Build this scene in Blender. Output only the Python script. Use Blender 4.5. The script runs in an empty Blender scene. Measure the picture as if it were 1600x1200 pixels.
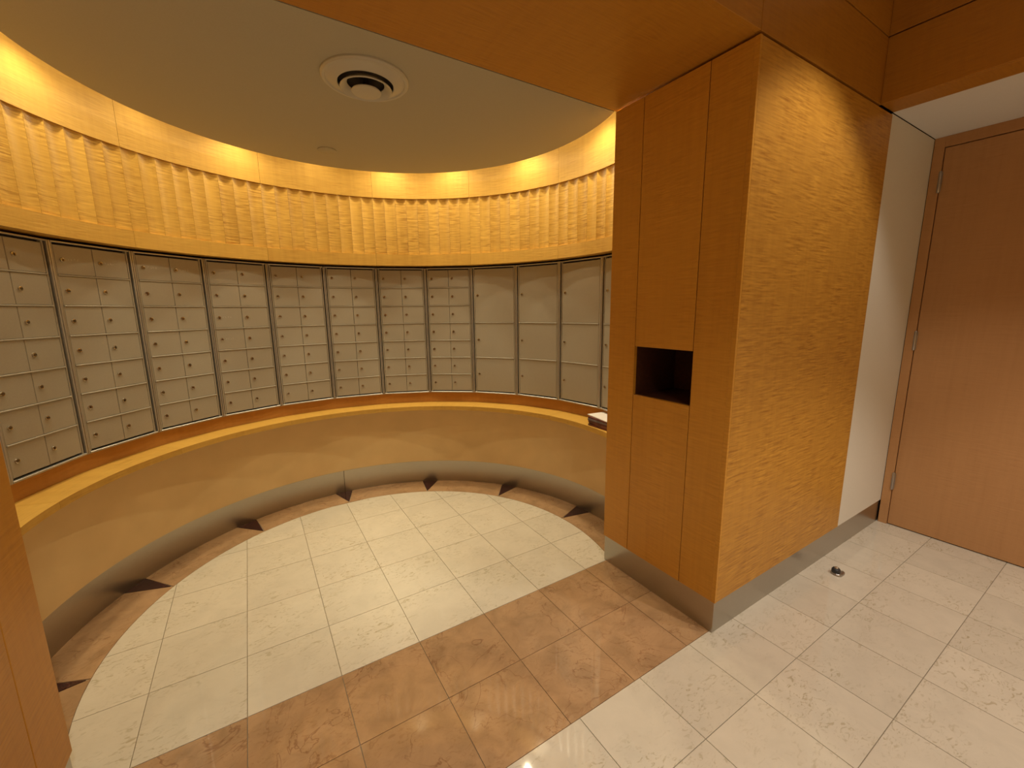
import bpy, math, random
from mathutils import Matrix, Vector

random.seed(7)
SC = bpy.context.scene
COL = SC.collection
K = 0.95915                      # survey units -> metres (12 inch floor tiles)
PI = math.pi
rad = math.radians

# ------------------------------------------------------------------ camera
def make_camera():
    yaw, pitch, roll, f = 0.5562, 0.1749, -0.0114, 654.74
    cy, sy = math.cos(yaw), math.sin(yaw)
    fwd0 = Vector((sy, cy, 0)); right0 = Vector((cy, -sy, 0)); up0 = Vector((0, 0, 1))
    fwd = fwd0 * math.cos(pitch) - up0 * math.sin(pitch)
    up = up0 * math.cos(pitch) + fwd0 * math.sin(pitch)
    r = right0 * math.cos(roll) + up * math.sin(roll)
    u = up * math.cos(roll) - right0 * math.sin(roll)
    cam = bpy.data.cameras.new('camera')
    cam.sensor_width = 36.0
    cam.lens = 36.0 * f / 1600.0
    cam.clip_start = 0.02
    o = bpy.data.objects.new('camera', cam)
    m = Matrix((r, u, -fwd)).transposed().to_4x4()
    m.translation = Vector((-1.5982 * K, -0.9223 * K, 1.42 * K))
    o.matrix_world = m
    COL.objects.link(o)
    SC.camera = o
make_camera()

# ------------------------------------------------------------------ world, exposure, lamps
w = bpy.data.worlds.new('world'); SC.world = w
w.use_nodes = True
w.node_tree.nodes['Background'].inputs[0].default_value = (1.0, 0.8, 0.6, 1)
w.node_tree.nodes['Background'].inputs[1].default_value = 0.0
SC.view_settings.view_transform = 'Standard'
SC.view_settings.look = 'None'
SC.view_settings.gamma = 1.0
SC.view_settings.use_curve_mapping = False
SC.view_settings.exposure = 0.0

XC, YC = -1.0818 * K, 1.0644 * K           # centre of the round alcove
H = 2.3536 * K                             # soffit height

COVE_COL = (1.0, 0.865, 0.58)
ROOM_COL = (1.0, 0.90, 0.79)
def lamp(kind, name, loc, energy, col, radius=0.02, spot=None, blend=0.3, aim=None):
    l = bpy.data.lights.new(name, kind)
    l.energy = energy; l.color = col; l.shadow_soft_size = radius
    if spot:
        l.spot_size = rad(spot); l.spot_blend = blend
    o = bpy.data.objects.new(name, l)
    o.location = loc
    if aim is not None:
        d = Vector(aim) - Vector(loc)
        o.rotation_euler = d.to_track_quat('-Z', 'Y').to_euler()
    COL.objects.link(o)
    return o
# halogen lamps hidden in the cove, above the gap between ceiling disc and wall
for a, e in ((196, 27), (174, 29), (152, 36), (131, 13), (110.5, 34), (91, 12), (70, 35), (50, 35), (25, 40), (-2, 40), (-17, 22)):
    ca, sa = math.cos(rad(a)), math.sin(rad(a))
    p = (XC + 1.285 * K * ca, YC + 1.285 * K * sa, 2.58 * K)
    lamp('SPOT', 'cove_lamp', p, e * 0.95, COVE_COL, 0.018, 152, 1.0, (p[0] - 0.59 * ca, p[1] - 0.59 * sa, p[2] - 0.81))
# recessed lobby downlights; the wide spot behind the camera is added fill, unseen
for x, y, e, s in ((0.42, -0.55, 48, 92), (0.55, -1.75, 108, 92), (-1.25, -2.0, 85, 120), (-2.8, -1.75, 60, 92), (-2.9, -0.6, 30, 92)):
    lamp('SPOT', 'downlight_and_fill', (x * K, y * K, 2.90 * K), e, ROOM_COL, 0.04, s, 0.35)

# ------------------------------------------------------------------ materials
def new_mat(name):
    m = bpy.data.materials.new(name); m.use_nodes = True
    nt = m.node_tree; nt.nodes.clear()
    out = nt.nodes.new('ShaderNodeOutputMaterial')
    b = nt.nodes.new('ShaderNodeBsdfPrincipled')
    nt.links.new(b.outputs[0], out.inputs[0])
    return m, nt, b
def N(nt, t, **kw):
    n = nt.nodes.new('ShaderNode' + t)
    for k, v in kw.items():
        setattr(n, k, v)
    return n
def L(nt, a, b): nt.links.new(a, b)
def ramp(nt, src, stops):
    r = N(nt, 'ValToRGB')
    el = r.color_ramp.elements
    while len(el) < len(stops): el.new(0.5)
    for e, (p, c) in zip(el, stops):
        e.position = p
        e.color = c if len(c) == 4 else (*c, 1)
    L(nt, src, r.inputs[0])
    return r
def rand_uv(nt, scale, uvspread=37.0):
    uv = N(nt, 'UVMap'); uv.uv_map = 'UVMap'
    oi = N(nt, 'ObjectInfo')
    mul = N(nt, 'VectorMath', operation='MULTIPLY'); mul.inputs[1].default_value = (uvspread, uvspread * 1.7, 0)
    L(nt, oi.outputs['Random'], mul.inputs[0])
    add = N(nt, 'VectorMath', operation='ADD')
    L(nt, uv.outputs[0], add.inputs[0]); L(nt, mul.outputs[0], add.inputs[1])
    sc = N(nt, 'VectorMath', operation='MULTIPLY'); sc.inputs[1].default_value = scale
    L(nt, add.outputs[0], sc.inputs[0])
    return add, sc.outputs[0], oi
def math_n(nt, op, a, b):
    n = N(nt, 'Math', operation=op)
    for i, v in enumerate((a, b)):
        if isinstance(v, (int, float)): n.inputs[i].default_value = v
        else: L(nt, v, n.inputs[i])
    return n.outputs[0]
def mix(nt, fac, a, b, mode='MIX'):
    n = N(nt, 'MixRGB', blend_type=mode)
    for i, v in enumerate((fac, a, b)):
        if isinstance(v, (int, float)): n.inputs[i].default_value = v
        elif isinstance(v, tuple): n.inputs[i].default_value = (*v, 1)
        else: L(nt, v, n.inputs[i])
    return n.outputs[0]

def wood(name, base, figure=0.5, rough=0.43, vary=0.12, bump=0.0015):
    m, nt, b = new_mat(name)
    add, c1, oi = rand_uv(nt, (10, 115, 1))
    n1 = N(nt, 'TexNoise'); n1.inputs['Scale'].default_value = 1; n1.inputs['Detail'].default_value = 3
    n1.inputs['Roughness'].default_value = 0.55; n1.inputs['Distortion'].default_value = 0.45
    L(nt, c1, n1.inputs['Vector'])
    def scaled(v):
        s = N(nt, 'VectorMath', operation='MULTIPLY'); s.inputs[1].default_value = v
        L(nt, add.outputs[0], s.inputs[0]); return s.outputs[0]
    nm = N(nt, 'TexNoise'); nm.inputs['Scale'].default_value = 1; nm.inputs['Detail'].default_value = 1
    L(nt, scaled((9, 4.5, 1)), nm.inputs['Vector'])
    mask = ramp(nt, nm.outputs[0], [(0.30, (0.25,) * 3), (0.66, (1, 1, 1))])
    ns = N(nt, 'TexNoise'); ns.inputs['Scale'].default_value = 1; ns.inputs['Detail'].default_value = 4
    L(nt, scaled((42, 1.3, 1)), ns.inputs['Vector'])
    nf = N(nt, 'TexNoise'); nf.inputs['Scale'].default_value = 1; nf.inputs['Detail'].default_value = 2
    L(nt, scaled((420, 14, 1)), nf.inputs['Vector'])
    rp = ramp(nt, n1.outputs[0], [(0.3, (0.0,) * 3), (0.7, (1, 1, 1))])
    # value multiplier
    a = math_n(nt, 'SUBTRACT', rp.outputs[0], 0.5)
    a = math_n(nt, 'MULTIPLY', a, mask.outputs[0])
    fig = math_n(nt, 'MULTIPLY', a, figure)
    s = math_n(nt, 'SUBTRACT', ns.outputs[0], 0.5)
    s = math_n(nt, 'MULTIPLY', s, 0.28)
    g = math_n(nt, 'SUBTRACT', nf.outputs[0], 0.5)
    g = math_n(nt, 'MULTIPLY', g, 0.10)
    rv = math_n(nt, 'SUBTRACT', oi.outputs['Random'], 0.5)
    rv = math_n(nt, 'MULTIPLY', rv, vary)
    t = math_n(nt, 'ADD', fig, s); t = math_n(nt, 'ADD', t, g); t = math_n(nt, 'ADD', t, rv)
    t = math_n(nt, 'ADD', t, 0.5)
    dark = tuple(c * k for c, k in zip(base, (0.62, 0.52, 0.42)))
    lite = tuple(min(1, c * k) for c, k in zip(base, (1.28, 1.34, 1.4)))
    cr = ramp(nt, t, [(0.0, dark), (0.5, base), (1.0, lite)])
    L(nt, cr.outputs[0], b.inputs['Base Color'])
    b.inputs['Roughness'].default_value = rough
    b.inputs['IOR'].default_value = 1.4
    if bump:
        bp = N(nt, 'Bump'); bp.inputs['Strength'].default_value = 0.25; bp.inputs['Distance'].default_value = bump
        L(nt, a, bp.inputs['Height']); L(nt, bp.outputs[0], b.inputs['Normal'])
    return m

def marble(name, base, fleck, fleck_amt, cloud, rough=0.045, vein=None):
    m, nt, b = new_mat(name)
    add, c1, oi = rand_uv(nt, (1, 1, 1), 53.0)
    n0 = N(nt, 'TexNoise'); n0.inputs['Scale'].default_value = 9; n0.inputs['Detail'].default_value = 6; n0.inputs['Roughness'].default_value = 0.62
    n0.inputs['Distortion'].default_value = 0.6
    L(nt, c1, n0.inputs['Vector'])
    clo = ramp(nt, n0.outputs[0], [(0.3, tuple(c * (1 - cloud) for c in base)), (0.55, base), (0.75, tuple(min(1, c * (1 + cloud * .6)) for c in base))])
    # short worm-like flecks gathered in patches
    st = N(nt, 'VectorMath', operation='MULTIPLY'); st.inputs[1].default_value = (1.0, 1.9, 1); L(nt, c1, st.inputs[0])
    n1 = N(nt, 'TexNoise'); n1.inputs['Scale'].default_value = 27; n1.inputs['Detail'].default_value = 4; n1.inputs['Roughness'].default_value = 0.6
    n1.inputs['Distortion'].default_value = 1.6
    L(nt, st.outputs[0], n1.inputs['Vector'])
    f1 = ramp(nt, n1.outputs[0], [(0.545, (0, 0, 0)), (0.66, (1, 1, 1))])
    n2 = N(nt, 'TexNoise'); n2.inputs['Scale'].default_value = 4.2; n2.inputs['Detail'].default_value = 2
    L(nt, c1, n2.inputs['Vector'])
    f2 = ramp(nt, n2.outputs[0], [(0.38, (0, 0, 0)), (0.62, (1, 1, 1))])
    fk = math_n(nt, 'MULTIPLY', f1.outputs[0], f2.outputs[0])
    fk = math_n(nt, 'MULTIPLY', fk, fleck_amt)
    col = mix(nt, fk, clo.outputs[0], fleck)
    if vein:
        n3 = N(nt, 'TexNoise'); n3.inputs['Scale'].default_value = 5; n3.inputs['Detail'].default_value = 5; n3.inputs['Distortion'].default_value = 1.2
        L(nt, c1, n3.inputs['Vector'])
        v = math_n(nt, 'ABSOLUTE', math_n(nt, 'SUBTRACT', n3.outputs[0], 0.5), 0)
        vr = ramp(nt, v, [(0.0, (1, 1, 1)), (0.012, (0, 0, 0))])
        vm = math_n(nt, 'MULTIPLY', vr.outputs[0], f2.outputs[0])
        vm = math_n(nt, 'MULTIPLY', vm, 0.55)
        col = mix(nt, vm, col, vein)
    # tone of each tile
    rv = math_n(nt, 'MULTIPLY', oi.outputs['Random'], 0.09)
    rv = math_n(nt, 'ADD', rv, 0.955)
    hs = N(nt, 'HueSaturation'); L(nt, rv, hs.inputs['Value']); L(nt, col, hs.inputs['Color'])
    L(nt, hs.outputs[0], b.inputs['Base Color'])
    b.inputs['Roughness'].default_value = rough
    b.inputs['IOR'].default_value = 1.6
    return m

def plain(name, col, rough=0.6, metal=0.0, noise=0.0, scale=60.0, bump=0.0, spec=0.5, stretch=(1, 1, 1)):
    m, nt, b = new_mat(name)
    b.inputs['Roughness'].default_value = rough
    b.inputs['Metallic'].default_value = metal
    b.inputs['Specular IOR Level'].default_value = spec
    tc = N(nt, 'TexCoord')
    mp = N(nt, 'Mapping'); mp.inputs['Scale'].default_value = stretch
    L(nt, tc.outputs['Object'], mp.inputs[0])
    n = N(nt, 'TexNoise'); n.inputs['Scale'].default_value = scale; n.inputs['Detail'].default_value = 3
    L(nt, mp.outputs[0], n.inputs['Vector'])
    cr = ramp(nt, n.outputs[0], [(0.3, tuple(c * (1 - noise) for c in col)), (0.7, tuple(min(1, c * (1 + noise)) for c in col))])
    L(nt, cr.outputs[0], b.inputs['Base Color'])
    if bump:
        bp = N(nt, 'Bump'); bp.inputs['Strength'].default_value = 0.3; bp.inputs['Distance'].default_value = bump
        L(nt, n.outputs[0], bp.inputs['Height']); L(nt, bp.outputs[0], b.inputs['Normal'])
    return m

M = {}
MAPLE = (0.58, 0.335, 0.065)
M['maple'] = wood('curly_maple', MAPLE, 0.75)
M['maple_flat'] = wood('maple_veneer', MAPLE, 0.32)
PIER = (0.57, 0.268, 0.032)  # amber veneer tone, with some of the pillar's shade put into it
M['pier'] = wood('maple_amber_shaded', PIER, 0.32)
M['pier_shaded'] = wood('maple_veneer_shaded', (0.42, 0.180, 0.018), 0.32)  # same veneer as the pillar, soffit and fascia shade darkened into the colour
M['pier_fig'] = wood('curly_maple_amber_shaded', (0.52, 0.250, 0.033), 0.85)  # figured amber veneer, likewise partly shaded in its colour
M['maple_flute'] = wood('maple_flute', MAPLE, 0.95, vary=0.2)
M['maple_dark'] = wood('maple_dark_riser', (0.50, 0.24, 0.06), 0.2)  # the riser's own dark brown wood
M['door'] = wood('door_veneer', (0.47, 0.245, 0.10), 0.12, rough=0.42)
M['marble'] = marble('cream_marble', (0.63, 0.57, 0.455), (0.38, 0.32, 0.20), 0.75, 0.07)
M['brown'] = marble('brown_marble', (0.41, 0.252, 0.13), (0.26, 0.135, 0.06), 0.45, 0.24, vein=(0.16, 0.06, 0.03))
M['maroon'] = marble('maroon_marble', (0.040, 0.012, 0.012), (0.13, 0.06, 0.05), 0.5, 0.25)
M['grout'] = plain('grout', (0.30, 0.24, 0.16), 0.8, noise=0.1)
M['plaster'] = plain('white_plaster', (0.76, 0.75, 0.73), 0.75, noise=0.02, bump=0.0004, scale=220)
M['tanceil'] = plain('tan_ceiling_paint', (0.42, 0.385, 0.28), 0.75, noise=0.02, bump=0.0004, scale=220)
M['beige'] = plain('beige_paint', (0.74, 0.53, 0.25), 0.55, noise=0.04, scale=6)
M['greige'] = plain('greige_paint', (0.74, 0.70, 0.60), 0.6, noise=0.02, bump=0.0004, scale=240)
M['steel'] = plain('brushed_steel', (0.46, 0.43, 0.38), 0.30, 1.0, noise=0.06, scale=40, stretch=(1, 1, 40))
M['alu'] = plain('satin_aluminium', (0.52, 0.50, 0.47), 0.38, 0.85, noise=0.04)
M['boxpaint'] = plain('mailbox_enamel', (0.40, 0.36, 0.285), 0.45, 0.25, noise=0.03, scale=300, bump=0.00015)
M['chrome'] = plain('lock_chrome', (0.60, 0.54, 0.45), 0.15, 1.0)
M['brass'] = plain('dark_brass', (0.28, 0.21, 0.13), 0.3, 1.0)
M['dark'] = plain('dark_gap', (0.018, 0.012, 0.008), 0.8)
M['slot'] = plain('slot_lining', (0.07, 0.022, 0.010), 0.6, noise=0.2)
M['core'] = plain('wall_core', (0.03, 0.014, 0.007), 0.9)
M['white'] = plain('white_enamel', (0.50, 0.47, 0.38), 0.4)
M['engrave'] = plain('engraved_fill', (0.62, 0.58, 0.50), 0.5)
M['hinge'] = plain('hinge_steel', (0.45, 0.43, 0.42), 0.3, 1.0)
M['rubber'] = plain('rubber', (0.02, 0.02, 0.022), 0.5)
M['paper'] = plain('paper', (0.78, 0.74, 0.70), 0.7, noise=0.05)
M['mag1'] = plain('magazine_maroon', (0.12, 0.03, 0.025), 0.35, noise=0.3, scale=25)
M['mag2'] = plain('magazine_grey', (0.16, 0.14, 0.14), 0.35, noise=0.3, scale=25)
M['mag3'] = plain('magazine_brown', (0.20, 0.08, 0.05), 0.35, noise=0.3, scale=25)

# ------------------------------------------------------------------ mesh helpers
def link(name, me, mat, parent=None, kind=None, loc=None, rz=None):
    o = bpy.data.objects.new(name, me)
    COL.objects.link(o)
    if mat is not None and len(me.materials) == 0:
        me.materials.append(M[mat] if isinstance(mat, str) else mat)
    if parent is not None: o.parent = parent
    if kind: o['kind'] = kind
    if loc is not None: o.location = loc
    if rz is not None: o.rotation_euler = (0, 0, rz)
    return o
def mk(name, verts, faces, uv=None, smooth=False, mats=None, fmat=None):
    me = bpy.data.meshes.new(name)
    me.from_pydata(verts, [], faces)
    lay = me.uv_layers.new(name='UVMap')
    for p in me.polygons:
        n = p.normal
        ax = max(range(3), key=lambda i: abs(n[i]))
        for li in p.loop_indices:
            vi = me.loops[li].vertex_index
            if uv is not None:
                lay.data[li].uv = uv[vi]
            else:
                c = me.vertices[vi].co
                lay.data[li].uv = ((c.y, c.z), (c.x, c.z), (c.x, c.y))[ax]
        p.use_smooth = smooth
    if mats:
        for q in mats: me.materials.append(M[q])
    if fmat:
        for p, i in zip(me.polygons, fmat): p.material_index = i
    me.update()
    return me
class MB:
    def __init__(s): s.v = []; s.f = []; s.m = []
    def poly(s, vs, fs, mi=0):
        o = len(s.v); s.v += [tuple(x) for x in vs]; s.f += [tuple(i + o for i in f) for f in fs]; s.m += [mi] * len(fs)
        return s
    def box(s, x0, x1, y0, y1, z0, z1, mi=0):
        vs = [(x, y, z) for z in (z0, z1) for y in (y0, y1) for x in (x0, x1)]
        return s.poly(vs, [(0, 2, 3, 1), (4, 5, 7, 6), (0, 1, 5, 4), (2, 6, 7, 3), (0, 4, 6, 2), (1, 3, 7, 5)], mi)
    def bbox(s, x0, x1, y0, y1, z0, z1, b, mi=0):
        """box whose front (y0) edges are chamfered by b"""
        vs = [(x0, y1, z0), (x1, y1, z0), (x1, y1, z1), (x0, y1, z1),
              (x0, y0 + b, z0), (x1, y0 + b, z0), (x1, y0 + b, z1), (x0, y0 + b, z1),
              (x0 + b, y0, z0 + b), (x1 - b, y0, z0 + b), (x1 - b, y0, z1 - b), (x0 + b, y0, z1 - b)]
        fs = [(0, 3, 2, 1), (8, 9, 10, 11)]
        for i in range(4):
            j = (i + 1) % 4
            fs += [(4 + i, 4 + j, 8 + j, 8 + i), (i, j, 4 + j, 4 + i)]
        return s.poly(vs, fs, mi)
    def prism(s, pts, z0, z1, mi=0):
        n = len(pts)
        vs = [(x, y, z0) for x, y in pts] + [(x, y, z1) for x, y in pts]
        fs = [tuple(range(n - 1, -1, -1)), tuple(range(n, 2 * n))] + [(i, (i + 1) % n, n + (i + 1) % n, n + i) for i in range(n)]
        return s.poly(vs, fs, mi)
    def lathe(s, prof, n=32, axis='z', c=(0, 0, 0), mi=0, cap0=True, cap1=True):
        vs = []; fs = []
        for r, h in prof:
            for i in range(n):
                a = 2 * PI * i / n
                p = (r * math.cos(a), r * math.sin(a), h) if axis == 'z' else (r * math.cos(a), h, r * math.sin(a))
                vs.append((p[0] + c[0], p[1] + c[1], p[2] + c[2]))
        for k in range(len(prof) - 1):
            for i in range(n):
                j = (i + 1) % n
                fs.append((k * n + i, k * n + j, (k + 1) * n + j, (k + 1) * n + i))
        if cap0: fs.append(tuple(range(n - 1, -1, -1)))
        if cap1: fs.append(tuple((len(prof) - 1) * n + i for i in range(n)))
        return s.poly(vs, fs, mi)
    def me(s, name, mats=None, smooth=False):
        return mk(name, s.v, s.f, None, smooth, mats, s.m if mats else None)
def smooth_by_angle(me, deg=35):
    import bmesh
    bm = bmesh.new(); bm.from_mesh(me)
    bmesh.ops.recalc_face_normals(bm, faces=bm.faces)
    for e in bm.edges:
        e.smooth = len(e.link_faces) == 2 and e.calc_face_angle(0) < rad(deg)
    for f in bm.faces: f.smooth = True
    bm.to_mesh(me); bm.free()
    return me

def arc_me(name, r0, r1, a0, a1, z0, z1, step=1.5, flat_uv='wall'):
    """curved slab about the alcove axis (mesh origin = axis), inner radius r0, outer r1"""
    n = max(1, int(math.ceil((a1 - a0) / step)))
    vs = []; uv = []
    for i in range(n + 1):
        a = rad(a0 + (a1 - a0) * i / n)
        for r, z in ((r0, z0), (r0, z1), (r1, z1), (r1, z0)):
            vs.append((r * math.cos(a), r * math.sin(a), z))
            uv.append((-a * r0, z + (r - r0)))
    fs = []
    for i in range(n):
        o = i * 4; p = o + 4
        for j in range(4):
            k = (j + 1) % 4
            fs.append((o + j, p + j, p + k, o + k))
    fs += [(0, 1, 2, 3), (n * 4 + 3, n * 4 + 2, n * 4 + 1, n * 4)]
    me = mk(name, vs, fs, uv)
    return smooth_by_angle(me, 40)
AX = (XC, YC, 0)

def boxobj(name, x0, x1, y0, y1, z0, z1, mat, parent=None, kind=None):
    return link(name, MB().box(x0, x1, y0, y1, z0, z1).me(name), mat, parent, kind)
def empty(name, loc, rz=0.0, label=None, cat=None, group=None):
    o = bpy.data.objects.new(name, None); COL.objects.link(o)
    o.location = loc; o.rotation_euler = (0, 0, rz); o.empty_display_size = 0.05
    if label: o['label'] = label
    if cat: o['category'] = cat
    if group: o['group'] = group
    return o
def panel(name, x0, x1, y0, y1, z0, z1, mat, parent, front, b=0.0012):
    """board with its four visible edges eased; front is the axis it faces: '-x','+x','-y','-z'"""
    if front == '-y':
        mb = MB().bbox(x0, x1, y0, y1, z0, z1, b); vs = mb.v
    elif front == '-x':
        mb = MB().bbox(-y1, -y0, x0, x1, z0, z1, b); vs = [(q[1], -q[0], q[2]) for q in mb.v]
    elif front == '+x':
        mb = MB().bbox(y0, y1, -x1, -x0, z0, z1, b); vs = [(-q[1], q[0], q[2]) for q in mb.v]
    elif front == '-z':
        mb = MB().bbox(x0, x1, z0, z1, -y1, -y0, b); vs = [(q[0], -q[2], q[1]) for q in mb.v]
    return link(name, mk(name, vs, mb.f), mat, parent)

# ------------------------------------------------------------------ dimensions
W = 0.6776 * K        # depth of the opening (pillar reveal)
WS = 0.6917 * K       # inner edge of the wooden soffit
WB = 0.6596 * K       # inner edge of brown floor band
YO = 0.0202 * K       # outer edge of the band
XL = -2.1672 * K      # left jamb
LD = 1.8517 * K       # door wall
RB = 1.400 * K        # apron / skirting radius
RC = 1.1918 * K       # cream marble circle
RL = 1.2823 * K       # ledge front
RM = 1.4454 * K       # mailbox dividers
RR = 1.3684 * K       # wood wall above mailboxes
RV = 1.1525 * K       # ceiling disc
ZL = 0.676 * K; ZB = 0.7583 * K; ZT = 1.7494 * K
ZR0 = 1.7617 * K; ZR1 = 1.8451 * K; ZF = 2.2445 * K
ZC = 2.3587 * K; ZTOP = 2.88 * K; ROOM_Z = 2.95 * K
HB = 0.1492 * K; HBA = 0.1796 * K
XB0 = 1.045 * K; XB1 = 1.205 * K
ZU = 2.641 * K        # upper reveal
X_MIN, Y_MIN = -3.9 * K, -2.9 * K

# ------------------------------------------------------------------ floor
floor = boxobj('floor', X_MIN - 0.1, LD + 0.15, Y_MIN - 0.1, YC + 1.75 * K, -0.08, -0.0035, 'grout', None, 'structure')

def clip(poly, nx, ny, d):
    """keep the part with nx*x+ny*y <= d"""
    out = []
    for i in range(len(poly)):
        a, b = poly[i], poly[(i + 1) % len(poly)]
        da = nx * a[0] + ny * a[1] - d; db = nx * b[0] + ny * b[1] - d
        if da <= 0: out.append(a)
        if (da < 0 < db) or (db < 0 < da):
            t = da / (da - db)
            out.append((a[0] + (b[0] - a[0]) * t, a[1] + (b[1] - a[1]) * t))
    return out
def area(p): return 0.5 * sum(p[i][0] * p[(i + 1) % len(p)][1] - p[(i + 1) % len(p)][0] * p[i][1] for i in range(len(p)))
def tile(pts, mat, name='tile'):
    if len(pts) < 3 or abs(area(pts)) < 4e-4: return
    if area(pts) < 0: pts = pts[::-1]
    cx = sum(p[0] for p in pts) / len(pts); cy = sum(p[1] for p in pts) / len(pts)
    loc = [(x - cx, y - cy) for x, y in pts]
    n = len(loc)
    link(name, mk(name, [(x, y, -0.012) for x, y in loc] + [(x, y, 0) for x, y in loc],
                  [tuple(range(n, 2 * n))] + [(i, (i + 1) % n, n + (i + 1) % n, n + i) for i in range(n)]),
         mat, floor, None, (cx, cy, 0))
J = 0.0012
# cream circle inside the alcove
gx = [(-1.105 + 0.3185 * k) * K for k in range(-5, 6)]
gy = [0.6596 * K] + [v * K for v in (0.975, 1.294, 1.612, 1.93, 2.25, 2.57)]
for i in range(len(gx) - 1):
    for j in range(len(gy) - 1):
        p = [(gx[i] + J, gy[j] + J), (gx[i + 1] - J, gy[j] + J), (gx[i + 1] - J, gy[j + 1] - J), (gx[i] + J, gy[j + 1] - J)]
        for k in range(120):
            a = 2 * PI * k / 120
            d = math.cos(a) * XC + math.sin(a) * YC + (RC - J) * 1.0
            p = clip(p, math.cos(a), math.sin(a), d)
            if len(p) < 3: break
        else:
            tile(p, 'marble')
# brown border with maroon triangles
TA = [90 + 28.06 * k for k in range(-4, 5)]
HW = 2.55
RTIP = 1.207 * K; RO = RB + 0.004
def pol(r, a): return (XC + r * math.cos(rad(a)), YC + r * math.sin(rad(a)))
for a in TA[1:-1]:
    tile([pol(RO, a - HW + .05), pol(RO, a), pol(RO, a + HW - .05), pol(RTIP + J, a)], 'maroon', 'triangle_tile')
for k in range(len(TA) - 1):
    a0, a1 = TA[k], TA[k + 1]
    n = 12
    outer = [pol(RO, a0 + HW + (a1 - a0 - 2 * HW) * i / n) for i in range(n + 1)]
    inner = [pol(RC + J, a1 - 0.05 - (a1 - a0 - 0.1) * i / n) for i in range(n + 1)]
    pts = outer + inner
    # the ring piece is concave: build as a strip, clipped at the band edge by angle
    q = []
    for i in range(n + 1):
        o_, i_ = outer[i], inner[n - i]
        q.append((o_, i_))
    q = [(o_, i_) for o_, i_ in q if o_[1] > WB + J and i_[1] > WB - 0.02]
    if len(q) < 2: continue
    cx = sum(o_[0] for o_, _ in q) / len(q); cy = sum(o_[1] for o_, _ in q) / len(q)
    vs = []
    for o_, i_ in q: vs += [(o_[0] - cx, o_[1] - cy, 0), (i_[0] - cx, max(i_[1], WB + J) - cy, 0)]
    nv = len(vs)
    vs += [(x, y, -0.012) for x, y, z in vs]
    fs = [(2 * i, 2 * i + 2, 2 * i + 3, 2 * i + 1)[::-1] for i in range(len(q) - 1)]
    per = [2 * i for i in range(len(q))] + [2 * i + 1 for i in range(len(q))][::-1]
    fs += [(per[i], per[(i + 1) % len(per)], per[(i + 1) % len(per)] + nv, per[i] + nv) for i in range(len(per))]
    link('border_tile', mk('border_tile', vs, fs), 'brown', floor, None, (cx, cy, 0))
# brown band under the opening
by = [YO, 0.341 * K, WB]
for i in range(len(gx) - 1):
    for j in range(2):
        x0, x1 = max(gx[i], XL - 0.03), min(gx[i + 1], 0.02)
        if x1 - x0 < 0.02: continue
        tile([(x0 + J, by[j] + J), (x1 - J, by[j] + J), (x1 - J, by[j + 1] - J), (x0 + J, by[j + 1] - J)], 'brown')
# lobby tiles
rx = [(-0.135 + 0.306 * k) * K for k in range(-12, 8)]
ry = [YO] + [(-0.262 - 0.3085 * k) * K for k in range(0, 8)]
for i in range(len(rx) - 1):
    for j in range(len(ry) - 1):
        x0, x1 = max(rx[i], X_MIN), min(rx[i + 1], LD + 0.02)
        if x1 - x0 < 0.01: continue
        tile([(x0 + J, ry[j + 1] + J), (x1 - J, ry[j + 1] + J), (x1 - J, ry[j] - J), (x0 + J, ry[j] - J)], 'marble')

# ------------------------------------------------------------------ alcove wall
A0, A1 = -16.2, 196.2
wall = link('wall_alcove', arc_me('wall_alcove', RB, RB + 0.16, A0, A1, HBA, ZL - 0.031, 1.5), 'beige', None, 'structure', AX)
link('back_wall', arc_me('back_wall', RM + 0.09, RM + 0.14, A0, A1, ZL - 0.02, ZTOP, 2), 'core', wall)
link('riser', arc_me('riser', RM + 0.006, RM + 0.09, A0, A1, ZL + 0.0005, ZB - 0.001, 1.5), 'maple_dark', wall)
joints = [A0, 15.1, 45.1, 75.1, 105.1, 135.1, 165.1, A1]
G = 0.06
for a0, a1 in zip(joints[:-1], joints[1:]):
    link('upper_panel', arc_me('upper_panel', RR, RR + 0.03, a0 + G / 2, a1 - G / 2, ZF, ZTOP, 1.5), 'maple_flat', wall)
    link('rail', arc_me('rail', RR - 0.001, RR + 0.10, a0 + G / 2, a1 - G / 2, ZR0, ZR1, 1.5), 'maple_flat', wall)
# one concave flute, copied round the wall
PITCH = 30.0 / 9.0
def flute_me():
    n = 8; h = rad(PITCH / 2 - 0.02); vs = []; uv = []
    for i in range(n + 1):
        t = -1 + 2 * i / n; a = t * h
        r = RR + 0.0025 + 0.0085 * (1 - t * t)
        for z in (ZR1 - 0.004, ZF + 0.004):
            vs.append((r * math.cos(a), r * math.sin(a), z)); uv.append((-a * RR, z))
    fs = [(2 * i, 2 * i + 1, 2 * i + 3, 2 * i + 2) for i in range(n)]
    b = len(vs)
    for a in (-h, h):
        for z in (ZR1 - 0.004, ZF + 0.004):
            vs.append(((RR + 0.034) * math.cos(a), (RR + 0.034) * math.sin(a), z)); uv.append((-a * RR, z))
    fs += [(b, b + 2, b + 3, b + 1), (0, b, b + 1, 1), (2 * n, 2 * n + 1, b + 3, b + 2)]
    me = mk('flute', vs, fs, uv)
    return smooth_by_angle(me, 30)
fm = flute_me()
na0 = 75.1 + PITCH / 2 - PITCH * 27
for k in range(64):
    a = na0 + k * PITCH
    if a - PITCH / 2 < A0 - 0.5 or a + PITCH / 2 > A1 + 0.5: continue
    link('flute', fm, 'maple_flute', wall, None, None, rad(a))
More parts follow.
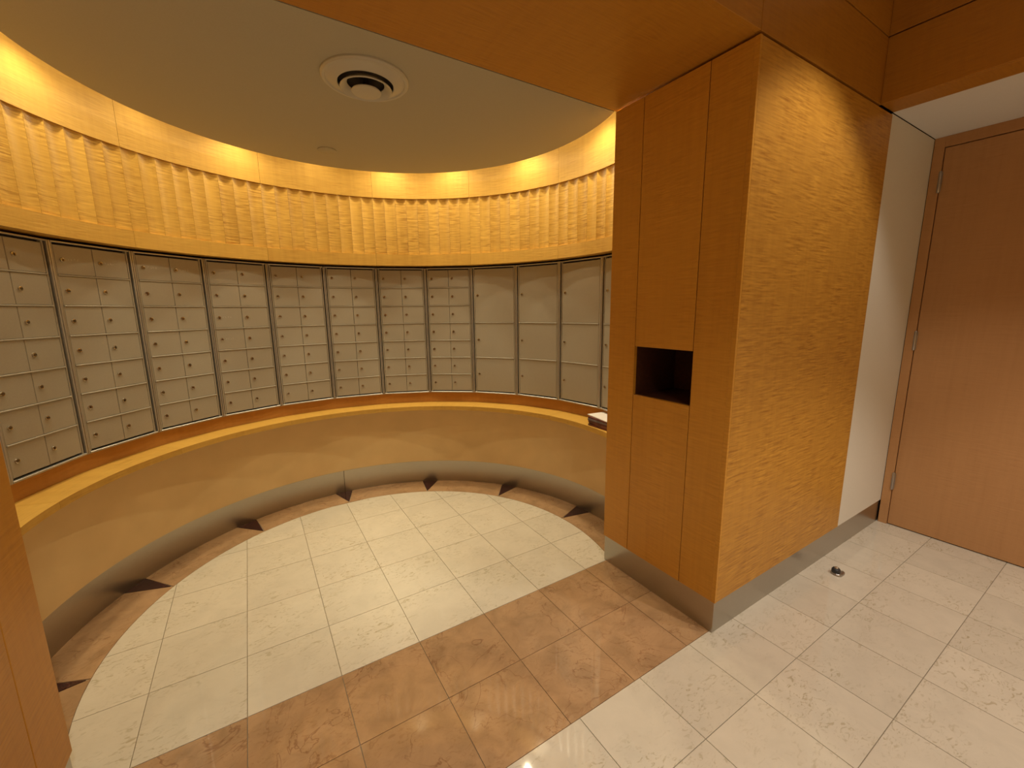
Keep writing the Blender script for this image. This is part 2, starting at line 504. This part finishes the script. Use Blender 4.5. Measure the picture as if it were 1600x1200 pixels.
# steel skirting of the alcove
bb = link('baseboard_alcove', arc_me('baseboard_alcove', RB + 0.004, RB + 0.02, A0, 89.55, 0.0, HBA - 0.002, 1.5), 'steel', None, 'structure', AX)
link('skirting_strip', arc_me('skirting_strip', RB + 0.004, RB + 0.02, 89.68, A1, 0.0, HBA - 0.002, 1.5), 'steel', bb)

# ------------------------------------------------------------------ ledge
ledge = empty('mail_ledge', (XC, YC, ZL), 0, 'curved golden maple ledge running beneath the row of mailboxes', 'ledge')
lj = [-17.4, 14.8, 44.8, 74.7, 104.8, 134.8, 164.8, 197.4]
for a0, a1 in zip(lj[:-1], lj[1:]):
    link('board', arc_me('board', RL, RM + 0.05, a0 + 0.02, a1 - 0.02, -0.030, 0.0, 1.2), 'maple_flat', ledge)

# ------------------------------------------------------------------ alcove ceiling
def disc_poly():
    y0 = WS + 0.006 - YC
    a0 = math.degrees(math.asin(y0 / RV)); n = 96
    return [(RV * math.cos(rad(a0 + (180 - 2 * a0) * i / n)), RV * math.sin(rad(a0 + (180 - 2 * a0) * i / n))) for i in range(n + 1)]
calc = link('ceiling_alcove', MB().prism(disc_poly(), ZC, ZC + 0.012).me('ceiling_alcove'), 'tanceil', None, 'structure', AX)
link('gap_blocker', MB().box(XL - 0.02 - XC, 0.02 - XC, WS - 0.003 - YC, WS + 0.03 - YC, ZC + 0.0125, ZC + 0.02).me('gap_blocker'), 'dark', calc)  # added dark strip, blocks cove light so the reveal stays dark
boxobj('ceiling_cove', XC - 1.7 * K, XC + 1.7 * K, WS + 0.02, YC + 1.7 * K, ZTOP, ZTOP + 0.05, 'plaster', None, 'structure')

# ------------------------------------------------------------------ soffit and fascia over the opening
T = 0.018
soffit = boxobj('trim_soffit', XL - 0.02, 0.02, T + 0.002, WS - 0.004, H + 0.02, ROOM_Z, 'core', None, 'structure')
panel('soffit_panel', XL - 0.02, 0.02, T + 0.0004, WS, H + 0.004, H + 0.02, 'pier_shaded', soffit, '-z')
fascia = boxobj('trim_fascia', X_MIN, LD, T + 0.004, 0.10, H + 0.03, ROOM_Z, 'core', None, 'structure')
for x0, x1 in ((X_MIN, XL - 0.0015), (XL + 0.0015, -0.0015), (0.0015, XB0 + 0.01)):
    panel('fascia_panel', x0, x1, 0.0, T, H + 0.004, ZU - 0.003, 'pier_shaded', fascia, '-y')
    panel('fascia_panel', x0, x1, 0.0, T, ZU + 0.003, ROOM_Z, 'pier_shaded', fascia, '-y')

# ------------------------------------------------------------------ right pillar
JN, JF = 0.184 * K, 0.504 * K
S0, S1 = 0.997 * K, 1.238 * K
PB = HB + 0.002; PT = H - 0.006
pm = MB()
pm.box(T + 0.001, 0.31, T + 0.001, JN - 0.001, 0, H)
pm.box(T + 0.001, 0.31, JF + 0.001, W - T - 0.001, 0, H)
pm.box(T + 0.001, 0.31, JN - 0.001, JF + 0.001, 0, S0 - 0.018)
pm.box(T + 0.001, 0.31, JN - 0.001, JF + 0.001, S1 + 0.018, H)
pm.box(0.31, LD + 0.14, 0.0202, W - T - 0.001, 0, H)
pillar = link('wall_right', pm.me('wall_right'), 'core', None, 'structure')
g = 0.0016
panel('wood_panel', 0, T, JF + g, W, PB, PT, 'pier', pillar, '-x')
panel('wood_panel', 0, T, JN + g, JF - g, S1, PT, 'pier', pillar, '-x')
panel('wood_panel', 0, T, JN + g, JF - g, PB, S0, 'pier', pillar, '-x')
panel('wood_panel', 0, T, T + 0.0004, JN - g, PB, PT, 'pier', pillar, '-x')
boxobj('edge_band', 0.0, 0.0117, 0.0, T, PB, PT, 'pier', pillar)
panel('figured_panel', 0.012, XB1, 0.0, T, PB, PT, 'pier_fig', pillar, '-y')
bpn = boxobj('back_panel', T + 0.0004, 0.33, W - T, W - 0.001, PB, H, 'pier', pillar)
boxobj('painted_panel', XB1 + 0.0015, LD, 0.002, T, PB, H, 'greige', pillar)
# mail slot lining
sm = MB()
y0, y1, z0, z1, dp = JN + g, JF - g, S0, S1, 0.30
sm.box(T, dp, y0 - 0.012, y0, z0 - 0.012, z1 + 0.012)
sm.box(T, dp, y1, y1 + 0.012, z0 - 0.012, z1 + 0.012)
sm.box(T, dp, y0, y1, z0 - 0.012, z0)
sm.box(T, dp, y0, y1, z1, z1 + 0.012)
sm.box(dp, dp + 0.01, y0 - 0.012, y1 + 0.012, z0 - 0.012, z1 + 0.012)
link('slot_lining', sm.me('slot_lining'), 'slot', pillar)
# steel skirting round the pillar
bs = MB()
pts = [(0.006, W - 0.004), (0.006, 0.006), (LD, 0.006), (LD, 0.0195), (0.0175, 0.0195), (0.0175, W - 0.004)]
bs.prism(pts, 0, HB)
link('baseboard_right', bs.me('baseboard_right'), 'steel', None, 'structure')

# ------------------------------------------------------------------ left jamb
WLJ = 0.6503 * K
lj_ = boxobj('wall_left', X_MIN, XL - T - 0.001, T + 0.001, WLJ - T - 0.001, 0, H, 'core', None, 'structure')
q1, q0 = 0.467 * K, 0.15 * K
for a, b in ((q1 + g, WLJ), (q0 + g, q1 - g), (T + 0.0004, q0 - g)):
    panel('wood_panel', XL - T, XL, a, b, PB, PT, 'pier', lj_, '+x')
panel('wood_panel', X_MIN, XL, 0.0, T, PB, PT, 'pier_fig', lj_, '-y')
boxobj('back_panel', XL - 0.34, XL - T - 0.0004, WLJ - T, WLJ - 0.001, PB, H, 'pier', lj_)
bs = MB()
bs.prism([(XL - 0.006, WLJ - 0.004), (XL - 0.0175, WLJ - 0.004), (XL - 0.0175, 0.0195), (X_MIN, 0.0195), (X_MIN, 0.006), (XL - 0.006, 0.006)], 0, HB)
link('baseboard_left', bs.me('baseboard_left'), 'steel', None, 'structure')

# ------------------------------------------------------------------ bulkhead, door wall, lobby shell
blk = boxobj('trim_bulkhead', XB0 + T + 0.001, XB1, Y_MIN, 0.0, H + 0.012, ROOM_Z, 'core', None, 'structure')
panel('fascia_panel', XB0, XB0 + T, Y_MIN, -0.0005, H + 0.004, ZU - 0.003, 'pier_shaded', blk, '-x')
panel('fascia_panel', XB0, XB0 + T, Y_MIN, -0.0005, ZU + 0.003, ROOM_Z, 'pier_shaded', blk, '-x')
panel('underside_panel', XB0 + T, XB1, Y_MIN, -0.0005, H + 0.0035, H + 0.012, 'pier_shaded', blk, '-z')
boxobj('ceiling_entry', XB1 + 0.0005, LD + 0.1, Y_MIN, -0.0003, H + 0.003, H + 0.05, 'plaster', None, 'structure')
boxobj('ceiling', X_MIN - 0.1, XB1, Y_MIN - 0.1, 0.1, ROOM_Z, ROOM_Z + 0.06, 'plaster', None, 'structure')
boxobj('wall_back', X_MIN - 0.1, LD + 0.15, Y_MIN - 0.12, Y_MIN, 0, ROOM_Z, 'beige', None, 'structure')
boxobj('wall_lobby_left', X_MIN - 0.12, X_MIN, Y_MIN, W, 0, ROOM_Z, 'beige', None, 'structure')
DY0, DY1 = -0.046 * K, -1.03 * K      # door leaf edges
FT = 0.045 * K
DZ = 2.300 * K
boxobj('wall_door', LD + 0.001, LD + 0.13, Y_MIN, DY1 - FT, 0, H + 0.003, 'greige', None, 'structure')
door = boxobj('door_1', LD + 0.10, LD + 0.13, DY1 - FT, 0.0, 0, H + 0.003, 'core', None, 'structure')
panel('door_leaf', LD + 0.003, LD + 0.045, DY1 + 0.002, DY0 - 0.003, 0.006, DZ - 0.004, 'door', door, '-x')
panel('door_jamb', LD - 0.004, LD + 0.10, DY0, -0.0005, 0.0, H + 0.0025, 'door', door, '-x')
panel('door_jamb', LD - 0.004, LD + 0.10, DY1 - FT, DY1, 0.0, H + 0.0025, 'door', door, '-x')
panel('door_head', LD - 0.0039, LD + 0.10, DY1, DY0, DZ, H + 0.0025, 'door', door, '-x')
hm = MB()
hm.lathe([(0.0058, -0.056), (0.0068, -0.054), (0.0068, 0.054), (0.0058, 0.056)], 14)
for z in (-0.034, -0.012, 0.012, 0.034):
    hm.lathe([(0.0071, z - 0.0009), (0.0071, z + 0.0009)], 14)
hm.box(0.001, 0.004, -0.009, 0.008, -0.05, 0.05)
hme = smooth_by_angle(hm.me('hinge'), 40)
for zc in (2.1135, 1.2075, 0.2995):
    link('hinge', hme, 'hinge', door, None, (LD - 0.006, DY0 - 0.001, zc * K))

# ------------------------------------------------------------------ mailbox banks
TH0, DTH = 90.2, 14.73
CH = 2 * RM * math.sin(rad(DTH / 2)) - 0.005       # unit width
UH = ZT - ZB
SIDE, TOP, BOT = 0.021, 0.012, 0.0125
def frame_me(par):
    mb = MB(); h = CH / 2
    for s in (-1, 1):
        xo, xi = sorted((s * h, s * (h - 0.0065)))
        mb.bbox(xo, xi, -0.012, 0.03, 0, UH, 0.0012)
        xo, xi = sorted((s * (h - 0.0115), s * (h - SIDE + 0.0015)))
        mb.bbox(xo, xi, -0.003, 0.03, 0.004, UH - 0.004, 0.001, 2)
    mb.bbox(-h + 0.0085, h - 0.0085, -0.012, 0.03, 0, 0.009, 0.0015)
    mb.bbox(-h + 0.0085, h - 0.0085, -0.012, 0.03, UH - 0.007, UH, 0.0015)
    z0, z1 = BOT, UH - TOP
    rowh = (z1 - z0) / 7
    for r in ((2, 4) if par else range(1, 7)):
        z = z0 + r * rowh
        mb.bbox(-h + SIDE, h - SIDE, -0.006, 0.02, z - 0.0030, z + 0.0030, 0.0012, 2)
    mb.box(-h + 0.0085, h - 0.0085, 0.012, 0.03, 0, UH, 1)
    return mb.me('frame', ['alu', 'dark', 'boxpaint'])
def door_me(wd, hd):
    return MB().bbox(0, wd, -0.002, 0.012, 0, hd, 0.0014).me('door')
def lock_me():
    mb = MB()
    mb.lathe([(0.0098, 0.0), (0.0098, -0.0022), (0.0088, -0.0042), (0.0070, -0.0046), (0.0066, -0.0036), (0.0062, -0.0036),
              (0.0058, -0.0046)], 18, 'y', cap0=False, cap1=False)
    mb.lathe([(0.0058, -0.0046), (0.0004, -0.0052)], 18, 'y', mi=2, cap0=False)
    mb.box(-0.0042, 0.0042, -0.0060, -0.0044, -0.0010, 0.0010, 1)
    return smooth_by_angle(mb.me('lock', ['chrome', 'dark', 'brass']), 50)
def engraving_me(seed):
    rnd = random.Random(seed); mb = MB()
    for d in range(4):          # worn, unreadable strokes
        x = d * 0.0125
        pts = [(x + rnd.uniform(0, .008), rnd.uniform(0, .013)) for _ in range(4)]
        for (ax, az), (bx, bz) in zip(pts[:-1], pts[1:]):
            dx, dz = bx - ax, bz - az; l = math.hypot(dx, dz) or 1
            nx, nz = -dz / l * 0.0006, dx / l * 0.0006
            mb.poly([(ax + nx, 0, az + nz), (ax - nx, 0, az - nz), (bx - nx, 0, bz - nz), (bx + nx, 0, bz + nz)], [(0, 1, 2, 3)])
    return mb.me('engraving')
fr_small, fr_par = frame_me(False), frame_me(True)
z0, z1 = BOT, UH - TOP
rowh = (z1 - z0) / 7
iw = CH - 2 * SIDE
dw = (iw - 0.0022) / 2; dh = rowh - 0.0075
d_small = door_me(dw, dh)
d_big3, d_big2 = door_me(iw, 3 * rowh - 0.0075), door_me(iw, 2 * rowh - 0.0075)
lk = lock_me()
engr = [engraving_me(s) for s in range(6)]
ORD = ['leftmost', 'second', 'third', 'fourth', 'fifth', 'sixth', 'seventh', 'eighth']
rl = random.Random(3)
for u in range(14):
    k = u - 7                                   # unit between divider k and k+1
    t0 = TH0 - DTH * k; tc = rad(t0 - DTH / 2)
    rc = RM * math.cos(rad(DTH / 2))
    loc = (XC + rc * math.cos(tc), YC + rc * math.sin(tc), ZB)
    par = u >= 10
    if u < 2:
        lab = ('tan metal mailbox bank tucked behind the left wooden jamb, %s the opening' % ('nearest' if u == 0 else 'next to nearest'))
    elif not par:
        lab = 'tan metal mailbox bank of fourteen small locked doors, %s' % (
            'cut off by the left wooden jamb' if u == 2 else 'right beside the parcel lockers' if u == 9 else ORD[u - 2] + ' visible from the left')
    else:
        lab = ('tan metal parcel locker with three large doors, right beside the small mailboxes',
               'tan metal parcel locker with three large doors, middle of the three in full view',
               'tan metal parcel locker with three large doors, last in full view before the pillar',
               'tan metal parcel locker showing only a sliver behind the wooden pillar')[u - 10]
    un = empty('parcel_locker' if par else 'mailbox_bank', loc, tc - PI / 2, lab, 'parcel locker' if par else 'mailbox', 'parcel lockers in the curved wall' if par else 'mailbox banks in the curved wall')
    link('frame', fr_par if par else fr_small, None, un)
    def put(me, x, z, hd, lx, big=False, eng=None):
        d = link('door', me, 'boxpaint', un, None, (x, 0, z))
        l_ = link('lock', lk, None, d, None, (lx, -0.002, hd * 0.5))
        l_.rotation_euler = (rl.uniform(-0.10, 0.10), rl.uniform(-0.3, 0.3) if rl.random() < .8 else 1.4, rl.uniform(-0.10, 0.10))
        if eng is not None:
            link('engraving', eng, 'engrave', d, None, (lx + 0.02, -0.0023, hd * 0.47))
    if par:
        put(d_big2, -iw / 2, z0 + 0.004, 2 * rowh, 0.024, True)
        put(d_big2, -iw / 2, z0 + 2 * rowh + 0.004, 2 * rowh, 0.024, True)
        put(d_big3, -iw / 2, z0 + 4 * rowh + 0.004, 3 * rowh, 0.024, True)
    else:
        for r in range(7):
            for c in range(2):
                e = None
                if (r == 6 and u in (3, 4)) or (u == 5 and c == 0 and r in (3, 4)): e = engr[rl.randrange(6)]
                put(d_small, -iw / 2 + c * (dw + 0.0022), z0 + r * rowh + 0.004, dh, 0.026, False, e)

# ------------------------------------------------------------------ ceiling diffuser and cover plate
vent = empty('ceiling_diffuser', (-1.088 * K, 1.008 * K, ZC), 0, 'round white stepped air diffuser in the alcove ceiling', 'air vent')
R0 = 0.172 * K
ring = MB().lathe([(R0, 0.0), (R0, -0.006), (R0 - 0.006, -0.012), (R0 - 0.014, -0.012), (R0 - 0.018, -0.008), (R0 - 0.03, -0.010), (0.112, -0.024), (0.106, -0.024),
                   (0.104, -0.020)], 56, cap0=False, cap1=False)
link('outer_ring', smooth_by_angle(ring.me('outer_ring'), 35), 'white', vent)
link('throat_shade', MB().lathe([(0.105, -0.021), (0.103, -0.003), (0.0005, -0.003)], 40, cap0=False, cap1=False).me('throat_shade'), 'dark', vent)  # dark lining painted in for the shade of the duct opening
r2 = MB().lathe([(0.072, -0.016), (0.096, -0.034), (0.098, -0.037), (0.095, -0.040), (0.090, -0.038), (0.070, -0.020), (0.072, -0.016)], 48, cap0=False, cap1=False)
link('middle_cone', smooth_by_angle(r2.me('middle_cone'), 40), 'white', vent)
link('stem', MB().lathe([(0.012, -0.003), (0.012, -0.042)], 20).me('stem'), 'dark', vent)  # stem coloured near-black to match the shade around it
r3 = MB().lathe([(0.0005, -0.040), (0.054, -0.044), (0.0565, -0.047), (0.0545, -0.0505), (0.03, -0.052), (0.0005, -0.0525)], 40, cap0=False, cap1=False)
link('centre_disc', smooth_by_angle(r3.me('centre_disc'), 40), 'white', vent)
cp = link('cover_plate', smooth_by_angle(MB().lathe([(0.049, 0.0), (0.049, -0.004), (0.046, -0.0065), (0.0005, -0.007)], 36).me('cover_plate'), 40), 'tanceil', None, None,
          (-1.10 * K, 1.909 * K, ZC))
cp['label'] = 'small flat round cover plate on the alcove ceiling near the cove'; cp['category'] = 'cover plate'

# ------------------------------------------------------------------ magazines on the ledge
def magazine(x, y, z, wx, wy, t, rz, mat, label, bend=0.0):
    mb = MB(); n = 6
    vs = []
    for i in range(n + 1):
        u = -0.5 + i / n
        lift = bend * (u + 0.5) ** 2
        for v in (-0.5, 0.5):
            for zz in (0, t): vs.append((u * wx, v * wy, zz + lift))
    fs = []; ms = []
    for i in range(n):
        o = i * 4; p = o + 4
        fs += [(o, o + 2, p + 2, p), (o + 1, p + 1, p + 3, o + 3), (o, p, p + 1, o + 1), (o + 2, o + 3, p + 3, p + 2)]; ms += [0, 0, 1, 1]
    fs += [(0, 1, 3, 2), (4 * n, 4 * n + 2, 4 * n + 3, 4 * n + 1)]; ms += [0, 0]
    me = mk('magazine', vs, fs, None, False, [mat, 'paper'], ms)
    o = link('magazine', me, None, None, None, (x, y, z), rz)
    o['label'] = label; o['category'] = 'magazine'; o['group'] = 'printed matter on the ledge'
    return o
MXY = pol(1.385 * K, -1.2)
mz = ZL + 0.0004
stack = [('mag1', 0.011, 0.02), ('mag3', 0.010, -0.03), ('mag1', 0.012, 0.015), ('mag2', 0.010, 0.03), ('mag1', 0.009, -0.02)]
names = ['maroon magazine at the bottom of the stack on the right end of the ledge', 'brown magazine second from the bottom of the stack on the ledge',
         'maroon magazine in the middle of the stack on the ledge', 'grey magazine second from the top of the stack on the ledge',
         'maroon magazine directly under the white leaflet on the ledge']
for (mt, t, rz), nm_ in zip(stack, names):
    magazine(0.312 * K + random.uniform(-.003, .003), 0.925 * K + random.uniform(-.004, .004), mz, 0.185, 0.262, t, rz, mt, nm_)
    mz += t + 0.0004
lf = magazine(0.325 * K, 0.945 * K, mz, 0.20, 0.275, 0.004, -0.16, 'paper', 'white printed leaflet lying on top of the stack of magazines', 0.006)
lf.name = 'leaflet'; lf['category'] = 'leaflet'

# ------------------------------------------------------------------ floor door stop
ds = empty('door_stop', (0.953 * K, -0.106 * K, 0), rad(-25), 'small dark metal floor door stop on the white marble near the door', 'door stop')
pts = []
for i in range(28):
    a = 2 * PI * i / 28
    r = 0.026
    x, y = r * math.cos(a), r * math.sin(a)
    if x > 0: x *= 1.75; y *= (1 - 0.45 * (x / 0.0455))
    pts.append((x, y))
pb = MB()
n = len(pts)
rings = [(1.0, 0.0), (1.0, 0.006), (0.9, 0.011), (0.82, 0.012)]
vs = [(x * s, y * s, z) for s, z in rings for x, y in pts]
fs = [(k * n + i, k * n + (i + 1) % n, (k + 1) * n + (i + 1) % n, (k + 1) * n + i) for k in range(3) for i in range(n)] + [tuple(3 * n + i for i in range(n)), tuple(range(n - 1, -1, -1))]
pb.poly(vs, fs)
link('base_plate', smooth_by_angle(pb.me('base_plate'), 40), 'hinge', ds)
link('rubber_bumper', smooth_by_angle(MB().lathe([(0.018, 0.011), (0.0195, 0.018), (0.019, 0.028), (0.015, 0.034), (0.010, 0.036)], 24, c=(-0.006, 0, 0)).me('rubber_bumper'), 50), 'rubber', ds)
link('screw_cap', smooth_by_angle(MB().lathe([(0.009, 0.0355), (0.008, 0.039), (0.004, 0.041), (0.0004, 0.0415)], 20, c=(-0.006, 0, 0)).me('screw_cap'), 50), 'chrome', ds)
